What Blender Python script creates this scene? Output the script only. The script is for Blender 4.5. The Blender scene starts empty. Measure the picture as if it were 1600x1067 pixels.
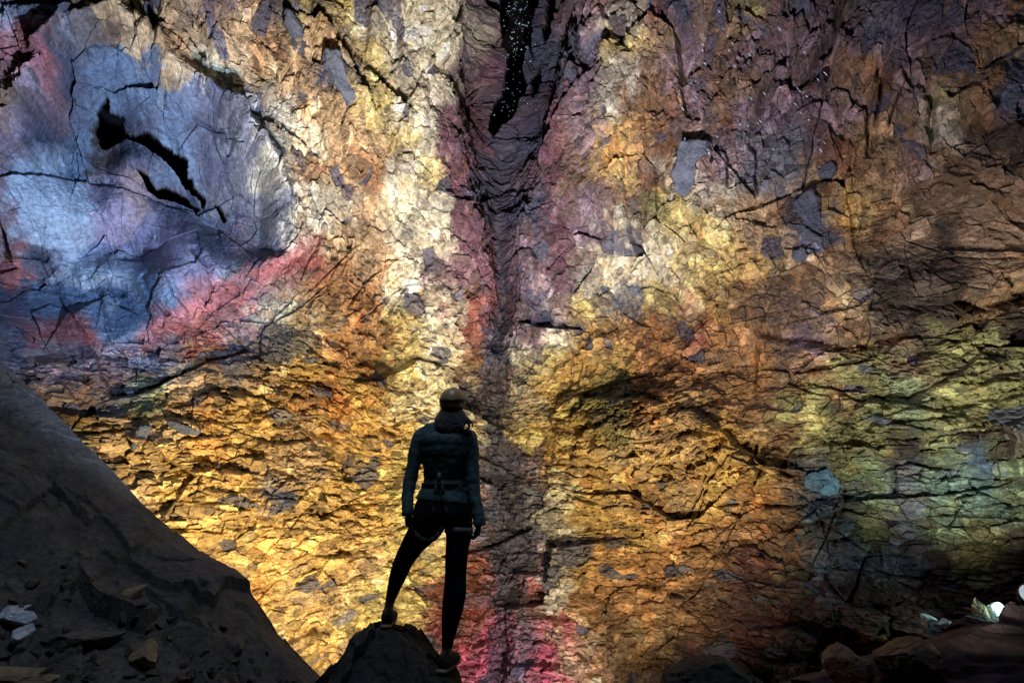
import bpy, bmesh, math, random
import numpy as np
from mathutils import Vector, Matrix

# ------------------------------------------------------------------ camera
sc = bpy.context.scene
col = sc.collection
PITCH = math.radians(20.6)
CAM = Vector((0, 0, 1.6))
F = 711.0                                   # focal length in pixels of the 1600 px wide photograph
cam_d = bpy.data.cameras.new('camera'); cam_d.lens = 16.0; cam_d.sensor_width = 36.0
cam_d.clip_start = 0.05; cam_d.clip_end = 500
cam = bpy.data.objects.new('camera', cam_d); col.objects.link(cam)
cam.location = CAM; cam.rotation_euler = (math.pi/2 + PITCH, 0, 0)
sc.camera = cam
cp, sp = math.cos(PITCH), math.sin(PITCH)

# ------------------------------------------------------------------ world and light
w = bpy.data.worlds.new('World'); sc.world = w; w.use_nodes = True
bg = w.node_tree.nodes['Background']
bg.inputs['Color'].default_value = (0.25, 0.4, 0.8, 1); bg.inputs['Strength'].default_value = 0.002
sc.view_settings.view_transform = 'Standard'; sc.view_settings.look = 'None'
sc.view_settings.gamma = 1.0; sc.view_settings.exposure = 0.0
sc.cycles.use_denoising = True
sc.cycles.max_bounces = 4; sc.cycles.diffuse_bounces = 2; sc.cycles.glossy_bounces = 2
sc.cycles.sample_clamp_indirect = 4.0
sc.cycles.use_adaptive_sampling = True

# ---- the cave's base surface: two walls meeting in a corner, drawing in with height
def base_radius(az):
    a = np.abs(az + 0.012)
    a = np.sqrt(a*a + 0.004) - 0.03
    return 16.0/(np.cos(a) + 0.75*np.sin(a))
def base_rho(az, tanel):
    R = base_radius(az)
    rho = R.copy() if hasattr(R, 'copy') else R
    for _ in range(14):
        z = CAM.z + rho*tanel
        g = 1.0 - 0.021*np.maximum(z-3.0, 0) - 0.0002*np.maximum(z-3.0, 0)**2
        rho = 0.5*rho + 0.5*R*np.maximum(g, 0.35)
    return rho
def ray(X, Y):
    u = (X-800.0)/F; v = (533.5-Y)/F
    return u, cp - v*sp, sp + v*cp
def wall_pts(X, Y):
    dx, dy, dz = ray(X, Y)
    h = np.sqrt(dx*dx + dy*dy)
    az = np.arctan2(dx, dy)
    rho = base_rho(az, dz/h)
    return dx/h*rho, dy/h*rho, CAM.z + dz/h*rho, az
def wp(X, Y, out=0.0):
    e = 2.0
    P = [Vector([float(q) for q in wall_pts(np.array(x, dtype=float), np.array(y, dtype=float))[:3]])
         for x, y in ((X, Y), (X+e, Y), (X, Y-e))]
    n = (P[1]-P[0]).cross(P[2]-P[0]).normalized()
    return P[0] + n*out
def at(px, py, D):
    """the point seen at photo pixel px,py standing D metres away (along the ground)"""
    dx, dy, dz = ray(px, py)
    k = D/dy
    return Vector((dx*k, D, CAM.z + dz*k))
def mpp(px, py, D):                          # metres per photo pixel there
    p = at(px, py, D) - CAM
    return (p.y*cp + p.z*sp)/F

def spot(name, loc, aim, power, colour, angle=90, blend=1.0, r=0.12):
    L = bpy.data.lights.new(name, 'SPOT'); L.energy = power; L.color = colour
    L.spot_size = math.radians(angle); L.spot_blend = blend; L.shadow_soft_size = r
    o = bpy.data.objects.new(name, L); col.objects.link(o); o.location = loc
    o.rotation_euler = (Vector(aim)-Vector(loc)).to_track_quat('-Z', 'Y').to_euler()
    return o
WARM = (1.0, 0.80, 0.47); NEUT = (1.0, 0.94, 0.95); COOL = (0.44, 0.66, 1.0)
spot('flood_gold', (-1.9, 6.6, -1.6), wp(450, 760), 5000, WARM, 110)
spot('flood_amber', (2.4, 6.8, -1.7), wp(915, 670), 3400, WARM, 98)
spot('flood_white', (-0.35, 4.4, 0.15), wp(780, 160), 9000, NEUT, 80)
spot('flood_blue', (-0.50, 3.95, 0.70), wp(165, 300), 11500, COOL, 50)
spot('flood_high', (0.35, 4.4, 0.10), wp(1270, 200), 3000, (1.0, 0.87, 0.90), 78)
spot('flood_left_high', (-1.0, 4.7, 0.1), wp(440, 40), 5200, (1.0, 0.86, 0.70), 50)
spot('fill_low', (0.9, 11.2, -3.5), wp(780, 1040), 900, (1.0, 0.82, 0.84), 110)  # added fill, no lamp known here; lifts the pink foot of the corner
spot('flood_green', (4.4, 5.2, 0.05), wp(1490, 590), 2500, (0.97, 1.0, 0.78), 66)
L = bpy.data.lights.new('shaft_light', 'AREA'); L.shape = 'DISK'; L.size = 2.5; L.energy = 340; L.color = (0.55, 0.74, 1.0)
o = bpy.data.objects.new('shaft_light', L); col.objects.link(o); o.location = (-0.6, 0.6, 12.0)

# ------------------------------------------------------------------ helpers
def tag(o, label=None, cat=None, group=None, kind=None):
    if label: o['label'] = label
    if cat: o['category'] = cat
    if group: o['group'] = group
    if kind: o['kind'] = kind
    return o
def link(name, me, mat=None, parent=None):
    o = bpy.data.objects.new(name, me); col.objects.link(o)
    if mat: me.materials.append(mat)
    if parent: o.parent = parent
    return o
def lin(c):
    c = np.asarray(c, dtype=np.float64)/255.0
    return np.where(c <= 0.04045, c/12.92, ((c+0.055)/1.055)**2.4)

# ---- numpy noise
def h2(ix, iy, seed):
    n = (ix.astype(np.int64)*374761393 + iy.astype(np.int64)*668265263 + seed*1442695041) & 0xFFFFFFFF
    n = ((n ^ (n >> 13))*1274126177) & 0xFFFFFFFF
    n = ((n ^ (n >> 16))*2246822519) & 0xFFFFFFFF
    n = n ^ (n >> 15)
    return (n & 0xFFFFFF).astype(np.float32)/np.float32(0xFFFFFF)
def vnoise(x, y, seed):
    ix = np.floor(x); iy = np.floor(y); fx = x-ix; fy = y-iy
    fx = fx*fx*(3-2*fx); fy = fy*fy*(3-2*fy)
    a = h2(ix, iy, seed); b = h2(ix+1, iy, seed); c = h2(ix, iy+1, seed); d = h2(ix+1, iy+1, seed)
    return (a + (b-a)*fx + (c-a)*fy + (a-b-c+d)*fx*fy)*2-1
def fbm(x, y, seed, octv=4, gain=0.5):
    s = 0; a = 1.0; t = 0
    for k in range(octv):
        s = s + a*vnoise(x*(2.03**k)+k*7.3, y*(2.03**k)-k*3.1, seed+k*17); t += a; a *= gain
    return s/t
def voro(x, y, seed, jit=0.9):
    ix = np.floor(x); iy = np.floor(y)
    f1 = np.full(x.shape, 1e9, np.float32); f2 = f1.copy()
    bx = np.zeros_like(f1); by = np.zeros_like(f1); ci = np.zeros_like(f1); cj = np.zeros_like(f1)
    for j in (-1, 0, 1):
        for i in (-1, 0, 1):
            gx = ix+i; gy = iy+j
            px = gx+0.5+jit*(h2(gx, gy, seed)-0.5); py = gy+0.5+jit*(h2(gx, gy, seed+1)-0.5)
            dx = (x-px).astype(np.float32); dy = (y-py).astype(np.float32)
            d = np.sqrt(dx*dx+dy*dy)
            m = d < f1
            f2 = np.where(m, f1, np.minimum(f2, d))
            f1 = np.where(m, d, f1)
            bx = np.where(m, dx, bx); by = np.where(m, dy, by); ci = np.where(m, gx, ci); cj = np.where(m, gy, cj)
    return f1, f2, bx, by, ci, cj
def facet(x, y, seed, T=0.9, k=0.5, off=0.25, step=0.35, jit=0.95):
    """broken rock: the outer envelope of randomly tilted flat faces; returns height, cell and distance to the next face"""
    ix = np.floor(x); iy = np.floor(y)
    best = np.full(x.shape, -1e9, np.float32); sec = best.copy(); ht = best.copy()
    ci = np.zeros_like(best); cj = np.zeros_like(best)
    for j in (-1, 0, 1):
        for i in (-1, 0, 1):
            gx = ix+i; gy = iy+j
            dx = (x-gx-0.5-jit*(h2(gx, gy, seed)-0.5)).astype(np.float32); dy = (y-gy-0.5-jit*(h2(gx, gy, seed+1)-0.5)).astype(np.float32)
            pl_ = off*(h2(gx, gy, seed+2)-0.5)*2 + dx*T*(h2(gx, gy, seed+3)-0.5) + dy*T*(h2(gx, gy, seed+4)-0.5)
            sc_ = pl_ - k*(dx*dx+dy*dy)
            hh = pl_ - 0.25*k*(dx*dx+dy*dy) + step*(h2(gx, gy, seed+5)-0.5)
            m = sc_ > best
            sec = np.where(m, best, np.maximum(sec, sc_)); best = np.where(m, sc_, best)
            ht = np.where(m, hh, ht); ci = np.where(m, gx, ci); cj = np.where(m, gy, cj)
    return ht, best-sec, ci, cj
def sstep(a, b, x):
    t = np.clip((x-a)/(b-a), 0, 1); return t*t*(3-2*t)
def poly_sd(px, py, poly):
    """signed distance to a polygon, negative inside"""
    d = np.full(px.shape, 1e9, np.float32); inside = np.zeros(px.shape, bool)
    n = len(poly)
    for i in range(n):
        ax, ay = poly[i]; bx, by = poly[(i+1) % n]
        ex, ey = bx-ax, by-ay; wx, wy = px-ax, py-ay
        t = np.clip((wx*ex+wy*ey)/(ex*ex+ey*ey), 0, 1)
        d = np.minimum(d, np.hypot(wx-ex*t, wy-ey*t))
        c = ((ay > py) != (by > py)) & (px < (bx-ax)*(py-ay)/((by-ay) if by != ay else 1e-9)+ax)
        inside ^= c
    return np.where(inside, -d, d)
def grid_mesh(name, P, smooth=False, hide=None):
    r, c = P.shape[:2]
    me = bpy.data.meshes.new(name)
    me.vertices.add(r*c); me.vertices.foreach_set('co', np.ascontiguousarray(P, np.float32).ravel())
    i = np.arange((r-1)*(c-1)); a = (i//(c-1))*c + i % (c-1)
    if hide is not None:
        hf = hide.ravel(); keep = ~(hf[a] & hf[a+1] & hf[a+c] & hf[a+c+1]); a = a[keep]; i = i[keep]      # open holes
    q = np.stack([a, a+c, a+c+1, a+1], 1).astype(np.int32).ravel()
    n = len(i)
    me.loops.add(4*n); me.loops.foreach_set('vertex_index', q)
    me.polygons.add(n); me.polygons.foreach_set('loop_start', np.arange(0, 4*n, 4, dtype=np.int32))
    me.polygons.foreach_set('use_smooth', np.full(n, smooth))
    me.update(calc_edges=True)
    return me
def set_colour(me, name, C):
    at_ = me.attributes.new(name, 'FLOAT_COLOR', 'POINT')
    A = np.ones((len(me.vertices), 4), np.float32); A[:, :3] = C.reshape(-1, 3)
    at_.data.foreach_set('color', A.ravel())
def set_float(me, name, V):
    at_ = me.attributes.new(name, 'FLOAT', 'POINT'); at_.data.foreach_set('value', V.astype(np.float32).ravel())

# ------------------------------------------------------------------ materials
def rock_mat(name, attr=None, colour=(0.2, 0.17, 0.15), rough=0.8, bump=0.5, scale=9.0, vary=0.35, spec=0.3, second=None):
    m = bpy.data.materials.new(name); m.use_nodes = True
    nt = m.node_tree; N = nt.nodes; b = N['Principled BSDF']
    tc = N.new('ShaderNodeTexCoord')
    def noise(s, det=6, ro=0.6):
        n = N.new('ShaderNodeTexNoise'); n.inputs['Scale'].default_value = s; n.inputs['Detail'].default_value = det
        n.inputs['Roughness'].default_value = ro; nt.links.new(tc.outputs['Object'], n.inputs['Vector']); return n
    def mixc(kind, fac, a, b_):
        x = N.new('ShaderNodeMix'); x.data_type = 'RGBA'; x.blend_type = kind
        for s, v in (('Factor', fac), ('A', a), ('B', b_)):
            s_ = {'Factor': x.inputs[0], 'A': x.inputs[6], 'B': x.inputs[7]}[s]
            if hasattr(v, 'is_output'): nt.links.new(v, s_)
            else: s_.default_value = v
        return x.outputs[2]
    def rng(v, a, b_, c, d):
        x = N.new('ShaderNodeMapRange'); x.inputs[1].default_value = a; x.inputs[2].default_value = b_
        x.inputs[3].default_value = c; x.inputs[4].default_value = d; nt.links.new(v, x.inputs[0]); return x.outputs[0]
    n1 = noise(scale); n2 = noise(scale*4.5, 5, 0.65); n3 = noise(scale*0.35, 4)
    if attr:
        a = N.new('ShaderNodeAttribute'); a.attribute_name = attr; base = a.outputs['Color']
    else:
        rgb = N.new('ShaderNodeRGB'); rgb.outputs[0].default_value = (*colour, 1); base = rgb.outputs[0]
        if second:
            base = mixc('MIX', rng(n3.outputs[0], 0.45, 0.6, 0, 1), base, (*second, 1))
    g = rng(n1.outputs[0], 0.3, 0.7, 1-vary, 1+vary)
    g2 = rng(n2.outputs[0], 0.3, 0.7, 1-vary*0.9, 1+vary*0.9)
    mu = N.new('ShaderNodeMath'); mu.operation = 'MULTIPLY'; nt.links.new(g, mu.inputs[0]); nt.links.new(g2, mu.inputs[1])
    cb = N.new('ShaderNodeCombineColor'); 
    for k in range(3): nt.links.new(mu.outputs[0], cb.inputs[k])
    c = mixc('MULTIPLY', 1.0, base, cb.outputs[0])
    nt.links.new(c, b.inputs['Base Color'])
    bp = N.new('ShaderNodeBump'); bp.inputs['Strength'].default_value = bump; bp.inputs['Distance'].default_value = 0.05
    ad = N.new('ShaderNodeMath'); ad.operation = 'MULTIPLY_ADD'; ad.inputs[1].default_value = 0.45
    nt.links.new(n2.outputs[0], ad.inputs[0]); nt.links.new(n1.outputs[0], ad.inputs[2])
    nt.links.new(ad.outputs[0], bp.inputs['Height']); nt.links.new(bp.outputs[0], b.inputs['Normal'])
    b.inputs['Roughness'].default_value = rough; b.inputs['Specular IOR Level'].default_value = spec
    if attr:
        wa = N.new('ShaderNodeAttribute'); wa.attribute_name = 'wet'
        nt.links.new(rng(wa.outputs['Fac'], 0, 1, rough, 0.38), b.inputs['Roughness'])
    return m
def plain_mat(name, colour, rough=0.7, spec=0.3, bump=0.0, scale=60, metal=0.0, vary=0.2):
    m = rock_mat(name, None, colour, rough, bump, scale, vary, spec)
    m.node_tree.nodes['Principled BSDF'].inputs['Metallic'].default_value = metal
    return m

# ------------------------------------------------------------------ mineral colours of the wall, with lower right shadow and hole darkness painted in
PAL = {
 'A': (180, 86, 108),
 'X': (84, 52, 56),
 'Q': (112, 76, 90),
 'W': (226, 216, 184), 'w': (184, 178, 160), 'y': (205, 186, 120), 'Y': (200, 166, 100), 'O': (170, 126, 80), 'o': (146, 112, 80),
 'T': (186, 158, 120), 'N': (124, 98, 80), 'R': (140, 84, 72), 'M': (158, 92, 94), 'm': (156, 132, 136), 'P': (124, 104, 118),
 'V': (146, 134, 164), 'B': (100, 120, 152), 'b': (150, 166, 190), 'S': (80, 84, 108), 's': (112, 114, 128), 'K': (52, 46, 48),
 'G': (134, 128, 84), 'g': (126, 138, 108), 'c': (118, 142, 136), 'D': (66, 52, 46)}  # D darkened to stand for the mound's shadow low on the right
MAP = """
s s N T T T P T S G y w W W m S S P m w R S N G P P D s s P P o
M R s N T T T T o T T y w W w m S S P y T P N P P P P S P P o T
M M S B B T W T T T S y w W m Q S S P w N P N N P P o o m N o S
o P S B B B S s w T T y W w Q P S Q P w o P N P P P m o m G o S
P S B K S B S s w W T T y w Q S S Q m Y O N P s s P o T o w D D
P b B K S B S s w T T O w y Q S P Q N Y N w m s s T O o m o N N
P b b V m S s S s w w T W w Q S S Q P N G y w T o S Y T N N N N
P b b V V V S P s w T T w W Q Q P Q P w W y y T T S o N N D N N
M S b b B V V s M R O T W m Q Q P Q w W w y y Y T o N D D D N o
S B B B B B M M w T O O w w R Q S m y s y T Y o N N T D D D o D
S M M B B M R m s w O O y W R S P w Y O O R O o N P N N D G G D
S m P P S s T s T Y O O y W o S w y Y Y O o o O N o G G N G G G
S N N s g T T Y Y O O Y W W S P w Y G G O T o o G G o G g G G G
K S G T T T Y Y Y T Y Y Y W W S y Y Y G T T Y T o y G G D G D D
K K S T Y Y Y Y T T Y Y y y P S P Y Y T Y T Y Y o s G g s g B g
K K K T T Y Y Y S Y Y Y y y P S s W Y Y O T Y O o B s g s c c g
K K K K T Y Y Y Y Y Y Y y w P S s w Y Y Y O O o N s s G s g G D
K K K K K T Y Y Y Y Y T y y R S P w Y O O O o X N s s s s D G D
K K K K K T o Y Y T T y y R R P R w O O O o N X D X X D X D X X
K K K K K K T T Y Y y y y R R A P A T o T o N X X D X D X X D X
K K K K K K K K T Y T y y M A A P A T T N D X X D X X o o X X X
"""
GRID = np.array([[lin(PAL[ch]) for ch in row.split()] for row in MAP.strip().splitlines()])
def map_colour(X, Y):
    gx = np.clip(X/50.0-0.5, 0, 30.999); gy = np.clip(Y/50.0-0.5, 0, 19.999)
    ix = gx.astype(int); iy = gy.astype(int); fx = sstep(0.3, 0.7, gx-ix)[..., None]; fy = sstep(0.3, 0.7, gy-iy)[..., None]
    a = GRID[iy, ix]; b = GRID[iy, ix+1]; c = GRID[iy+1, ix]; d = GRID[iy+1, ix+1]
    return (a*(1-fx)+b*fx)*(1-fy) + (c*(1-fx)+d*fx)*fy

# ------------------------------------------------------------------ cave wall
STEP = 1.1
def build_wall():
    X, Y = np.meshgrid(np.arange(-170, 1775, STEP), np.arange(-140, 1230, STEP))
    x, y, z, az = wall_pts(X, Y)
    B = np.stack([x, y, z], -1)
    gu = np.gradient(B, axis=1); gv = np.gradient(B, axis=0)
    n = np.cross(gv, gu); n /= np.linalg.norm(n, axis=-1, keepdims=True)
    s = np.sign(-(n[..., 0:1]*x[..., None] + n[..., 1:2]*y[..., None])); n = n*np.where(s == 0, 1, s)   # towards the chamber
    # wall coordinates in metres: L along the plan, v up the face
    a_ = np.linspace(-1.4, 1.4, 600); R_ = base_radius(a_)
    px_, py_ = R_*np.sin(a_), R_*np.cos(a_)
    Lt = np.concatenate([[0], np.cumsum(np.hypot(np.diff(px_), np.diff(py_)))]); Lt -= np.interp(0, a_, Lt)
    Lc = np.interp(az, a_, Lt); v = z*1.05
    Lc = Lc.astype(np.float32); v = v.astype(np.float32)
    # domain warp
    wx = fbm(Lc/2.2, v/2.2, 11, 3, 0.4)*0.35 + fbm(Lc/0.25, v/0.25, 12, 3)*0.035
    wy = fbm(Lc/2.2, v/2.2, 13, 3, 0.4)*0.25 + fbm(Lc/0.25, v/0.25, 14, 3)*0.03
    qx, qy = Lc+wx, v+wy
    wX = X + 42*fbm(Lc/1.5, v/1.5, 21, 6, 0.72); wY = Y + 38*fbm(Lc/1.5, v/1.5, 22, 6, 0.72)
    # features
    sX = X + 16*fbm(Lc/1.6, v/1.6, 23, 2); sY = Y + 14*fbm(Lc/1.6, v/1.6, 24, 2)
    dome = poly_sd(sX, sY, [(-200, 250), (20, 200), (95, 110), (130, 75), (190, 62), (250, 110), (300, 150), (360, 190), (405, 260), (430, 330), (450, 395), (340, 440),
                            (255, 505), (180, 560), (60, 570), (-200, 560)])
    edgew = 1 + 4*sstep(330, 480, Y) + 3*sstep(110, 20, X); dome_in = sstep(6, -14, dome/edgew)
    soft = sstep(8, -16, dome)
    throat = poly_sd(wX*0.3+X*0.7, wY, [(700, -160), (706, 120), (728, 230), (756, 330), (786, 540), (812, 340), (842, 260), (872, 160), (898, -160)])
    hl = -0.5*dome_in - 1.5*sstep(0, -150, dome) - 2.8*sstep(30, -75, throat) + 0.8*fbm(Lc/5.0, v/4.0, 51, 3)
    Q = B + n*hl[..., None]; qz = Q[..., 2]-CAM.z; dep = Q[..., 1]*cp + qz*sp
    ddx = 800 + F*Q[..., 0]/dep - X; ddy = 533.5 - F*(qz*cp - Q[..., 1]*sp)/dep - Y
    X = X+ddx; Y = Y+ddy; wX = wX+ddx; wY = wY+ddy           # where each spot of the recessed face really lies
    hole = np.minimum.reduce([
        poly_sd(wX+0*X, wY, [(163, 172), (176, 172), (182, 195), (202, 200), (204, 228), (238, 226), (262, 240), (288, 250), (292, 282), (318, 318), (322, 328), (300, 312), (268, 275), (215, 236), (196, 233), (165, 240), (154, 218)])*0.5
        + 0.5*poly_sd(X + 6*fbm(Lc/0.4, v/0.4, 31), Y + 6*fbm(Lc/0.4, v/0.4, 32), [(163, 172), (176, 172), (182, 195), (202, 200), (204, 228), (238, 226), (262, 240), (288, 250), (292, 282), (318, 318), (322, 328), (300, 312), (268, 275), (215, 236), (196, 233), (165, 240), (154, 218)]),
        poly_sd(X + 6*fbm(Lc/0.4, v/0.4, 33), Y + 6*fbm(Lc/0.4, v/0.4, 34), [(215, 284), (232, 292), (244, 306), (262, 303), (290, 318), (312, 330), (305, 336), (280, 326), (250, 318), (232, 306)]),
        poly_sd(X + 5*fbm(Lc/0.4, v/0.4, 35), Y, [(334, 320), (342, 322), (356, 344), (350, 348)]),
    ])
    fis_poly = [(776, -160), (862, -160), (850, 0), (838, 45), (830, 90), (822, 140), (806, 180), (790, 196), (772, 214), (764, 205), (772, 172), (790, 135), (797, 100), (784, 92), (780, 60), (781, 20)]
    fis = poly_sd(X + 7*fbm(Lc/0.6, v/0.6, 36), Y + 5*fbm(Lc/0.6, v/0.6, 37), fis_poly)
    fis2 = poly_sd(X + 6*fbm(Lc/0.5, v/0.5, 38), Y, [(858, -160), (890, -160), (876, 0), (866, 60), (855, 80), (852, 62), (862, 20)])
    fis3 = poly_sd(X + 6*fbm(Lc/0.5, v/0.5, 39), Y, [(842, 120), (850, 100), (845, 130), (833, 158), (828, 150), (830, 128)])
    # relief ---------------------------------------------------------------
    chips = sstep(-0.25, 0.35, fbm(Lc/4.0, v/2.5, 41, 3) + 0.35*sstep(380, 520, Y) - 0.25*sstep(350, 150, Y) - 0.9*soft)
    big = (1 - 0.4*chips)*(1-0.7*soft)
    h = 0.8*fbm(Lc/5.0, v/4.0, 51, 3)
    lay = qy*1.0 + 0.75*np.minimum(qy, 5.5)                                  # beds are thinner low down
    low = sstep(8.0, 4.0, v); up = sstep(5.0, 9.0, v)
    lay = lay - 0.15*np.maximum(qy-7.0, 0); qx0 = qx
    qx = qx*(1+0.12*up) - 0.22*np.tanh(Lc/6.0)*np.maximum(qy-5.5, 0)
    a1, e1, ci, cj = facet(qx/2.7, lay/2.6, 167, 1.0, 0.5, 0.22, 0.42); id1 = (ci, cj)
    h = h + 0.95*a1*(1-0.8*soft)
    q1x, q1y = qx + 0.10*(h2(ci, cj, 65)-0.5), lay + 0.10*(h2(ci, cj, 66)-0.5)
    a2, e2, ci, cj = facet(q1x/0.84+3.1, q1y/0.86, 71, 1.2, 0.5, 0.24, 0.40); idA = (ci, cj)
    h = h + 0.38*a2*(1-0.35*chips)*(1-0.45*soft)
    fine = (0.62+0.38*chips)*(1-0.72*soft)
    qx2, qy2 = q1x + 0.03*fbm(Lc/0.2, v/0.2, 76, 2), q1y + 0.03*fbm(Lc/0.2, v/0.2, 77, 2)
    a3, e3, ci, cj = facet(qx2/0.34, qy2/0.31, 81, 1.4, 0.5, 0.25, 0.26); idB = (ci, cj)
    h = h + 0.20*a3*fine
    a4, e4, ci, cj = facet(qx2/0.14, qy2/0.125, 91, 1.6, 0.5, 0.25, 0.26); idC = (ci, cj)
    h = h + 0.095*a4*fine
    h = h + (1-0.7*soft)*(0.028*fbm(Lc/0.13, v/0.10, 136, 3, 0.65) + 0.05*(0.35-np.abs(fbm(qx2/0.36, qy2/0.30, 137, 4, 0.6))))
    # open joints along some of the block edges
    jm = sstep(0.05, 0.45, fbm(Lc/2.4, v/1.8, 75, 3)+0.08)*(1-0.85*soft)
    h = h - 0.14*np.exp(-(e1/0.012)**2)*jm*sstep(0.0, 0.4, fbm(Lc/0.9, v/0.9, 79, 2)+0.1) - 0.07*np.exp(-(e2/0.016)**2)*sstep(0.1, 0.5, fbm(Lc/1.4, v/1.0, 78, 3))*(1-0.9*soft)
    h = h - 0.04*np.exp(-(e3/0.04)**2)*fine*sstep(-0.1, 0.3, fbm(Lc/0.9, v/0.7, 85, 2))
    # beds: each stands a little out or back, with a dark undercut
    bv = v/0.62 + 0.55*fbm(Lc/5.0, v/3.0, 141, 3) + 0.10*fbm(Lc/0.5, v/0.5, 142, 3) + 0.12*(h2(idA[0], idA[1], 146)-0.5)
    bi = np.floor(bv); bf = bv-bi
    seg = np.floor(Lc/2.3 + 3*h2(bi, bi*0, 143) + 0.2*fbm(Lc/0.8, v/0.8, 144, 2))
    bm_ = low*sstep(-0.15, 0.3, fbm(Lc/3.0, v/1.6, 145, 2)+0.1)
    h = h + bm_*(0.26*(h2(bi, seg, 147)-0.5) - 0.14*sstep(0.88, 1.0, bf)*(h2(bi, seg, 148) > 0.4))
    qx = qx0
    # crumbly rubble patches with pits, and vertical fluting
    rub = sstep(-0.05, 0.35, fbm(Lc/2.6, v/1.6, 131, 3) + 0.34*sstep(420, 500, Y)*sstep(760, 660, Y) - 0.12)*(1-soft)
    bl = 1-np.abs(fbm(qx2/0.13, qy2/0.13, 132, 3))*2
    h = h + 0.05*rub*bl - 0.22*rub*sstep(0.10, 0.34, fbm(qx2/0.40, qy2/0.36, 133, 3))
    flu = sstep(0.1, 0.4, fbm(Lc/2.0, v/1.4, 134, 2))*(1-rub)*(1-soft)
    h = h + 0.045*flu*fbm(qx/0.16, qy/1.1, 135, 3)
    # slanting clefts high on the right
    c2 = fbm((qx*0.8-qy*0.6)/0.8, (qx*0.6+qy*0.8)/3.6, 103, 2); m2 = sstep(0.05, 0.4, fbm(Lc/2.6, v/2.6, 104, 3)+0.45*sstep(330, 60, Y)*sstep(830, 930, X)-0.12)
    h = h - 0.40*np.exp(-(c2/0.022)**2)*m2*(1-soft)
    # the blue pocket sits back under an overhanging lip, the throat of the fissure runs back into the rock
    h = h - 0.5*dome_in - 1.5*sstep(0, -150, dome)
    lip = np.exp(-((dome-16)/16)**2)*sstep(420, 330, Y); h = h + 0.60*lip
    h = h - 2.8*sstep(30, -75, throat)
    a5, e5, ci, cj = facet((qx+0.5*qy)/1.25+9, (qy-0.3*qx)/1.7, 111, 0.95, 0.60, 0.12, 0.03)
    a6, e6, ci, cj = facet((qx+0.4*qy)/0.5+4, qy/0.8, 115, 0.9, 0.6, 0.12, 0.04)
    h = h + soft*(1.0*a5 + 0.25*a6 + 0.45*fbm(Lc/1.3, v/1.5, 118, 2) + 0.10*fbm((qx+0.6*qy)/0.22, qy/1.2, 119, 3))
    seam = np.abs(wX*0.3+X*0.7 - np.interp(Y, [200, 420, 560, 640, 760, 840, 900, 960, 1070], [792, 783, 778, 770, 790, 805, 800, 785, 770]))
    h = h - (0.6+0.7*fbm(Lc/0.8, v/1.1, 154, 3))*np.exp(-((seam+9*fbm(Lc/0.4, v/0.4, 155, 3))/22)**2)*sstep(200, 380, Y)*(1-0.5*sstep(650, 800, Y))
    # clefts, ledges and the folds of the pocket, each where it runs across the face
    nX = X + 7*fbm(Lc/0.5, v/0.5, 151, 3); nY = Y + 7*fbm(Lc/0.5, v/0.5, 152, 3)
    def along(pts):
        d = np.full(X.shape, 1e9, np.float32)
        for (ax, ay), (bx_, by_) in zip(pts, pts[1:]):
            ex, ey = bx_-ax, by_-ay; t = np.clip(((nX-ax)*ex+(nY-ay)*ey)/(ex*ex+ey*ey), 0, 1)
            d = np.minimum(d, np.hypot(nX-ax-ex*t, nY-ay-ey*t))
        return d
    for pts, wd_, dp_ in [
        ([(1195, 520), (1260, 528), (1310, 540), (1360, 538), (1405, 526)], 9, 0.55),
        ([(240, -40), (243, 40), (238, 100)], 5, 0.40), ([(972, 62), (1005, 48), (1012, 30)], 5, 0.40), ([(972, 62), (976, 80)], 4, 0.35),
        ([(952, 82), (942, 112), (938, 140)], 4, 0.35), ([(1452, 160), (1450, 205), (1456, 240)], 6, 0.45), ([(1450, 165), (1415, 125)], 6, 0.35),
        ([(1480, 155), (1530, 120), (1600, 75), (1680, 30)], 7, 0.45), ([(885, 40), (872, 95), (858, 150)], 5, 0.45), ([(905, 60), (893, 110), (885, 135)], 4, 0.35),
        ([(1340, 20), (1300, 60), (1290, 110)], 7, 0.40), ([(1230, 70), (1215, 100), (1175, 130)], 5, 0.35), ([(1108, 225), (1112, 280)], 4, 0.30),
        ([(385, 610), (395, 650), (388, 700)], 6, 0.35), ([(655, 560), (662, 610), (650, 650)], 4, 0.25), ([(495, 680), (520, 684)], 8, 0.5),
        ([(540, 545), (560, 560), (600, 570)], 7, 0.4), ([(500, 760), (525, 775)], 9, 0.4), ([(1500, 470), (1540, 478), (1600, 465)], 12, 0.6), ([(1400, 480), (1440, 470)], 14, 0.5),
        ([(1380, 735), (1420, 722), (1480, 735)], 4, 0.35), ([(1395, 730), (1396, 770)], 4, 0.3), ([(1130, 790), (1180, 785), (1240, 790), (1330, 778)], 4, 0.3),
        ([(1060, 560), (1075, 590), (1105, 600)], 5, 0.35), ([(900, 650), (960, 690), (1010, 700)], 6, 0.3), ([(1270, 580), (1300, 560)], 6, 0.35),
        ([(352, 180), (356, 215), (350, 250)], 4, 0.30), ([(330, 190), (372, 226), (410, 275), (432, 330), (440, 375)], 5, 0.35),
        ([(225, 440), (240, 470), (262, 492)], 4, 0.25), ([(140, 455), (165, 450), (195, 462)], 5, 0.25), ([(300, 400), (322, 425), (330, 450)], 5, 0.30), ([(60, 405), (80, 412)], 4, 0.2)]:
        h = h - dp_*np.exp(-(along(pts)/wd_)**2)*(0.65+0.5*fbm(Lc/0.7, v/0.7, 153, 2))
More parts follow.
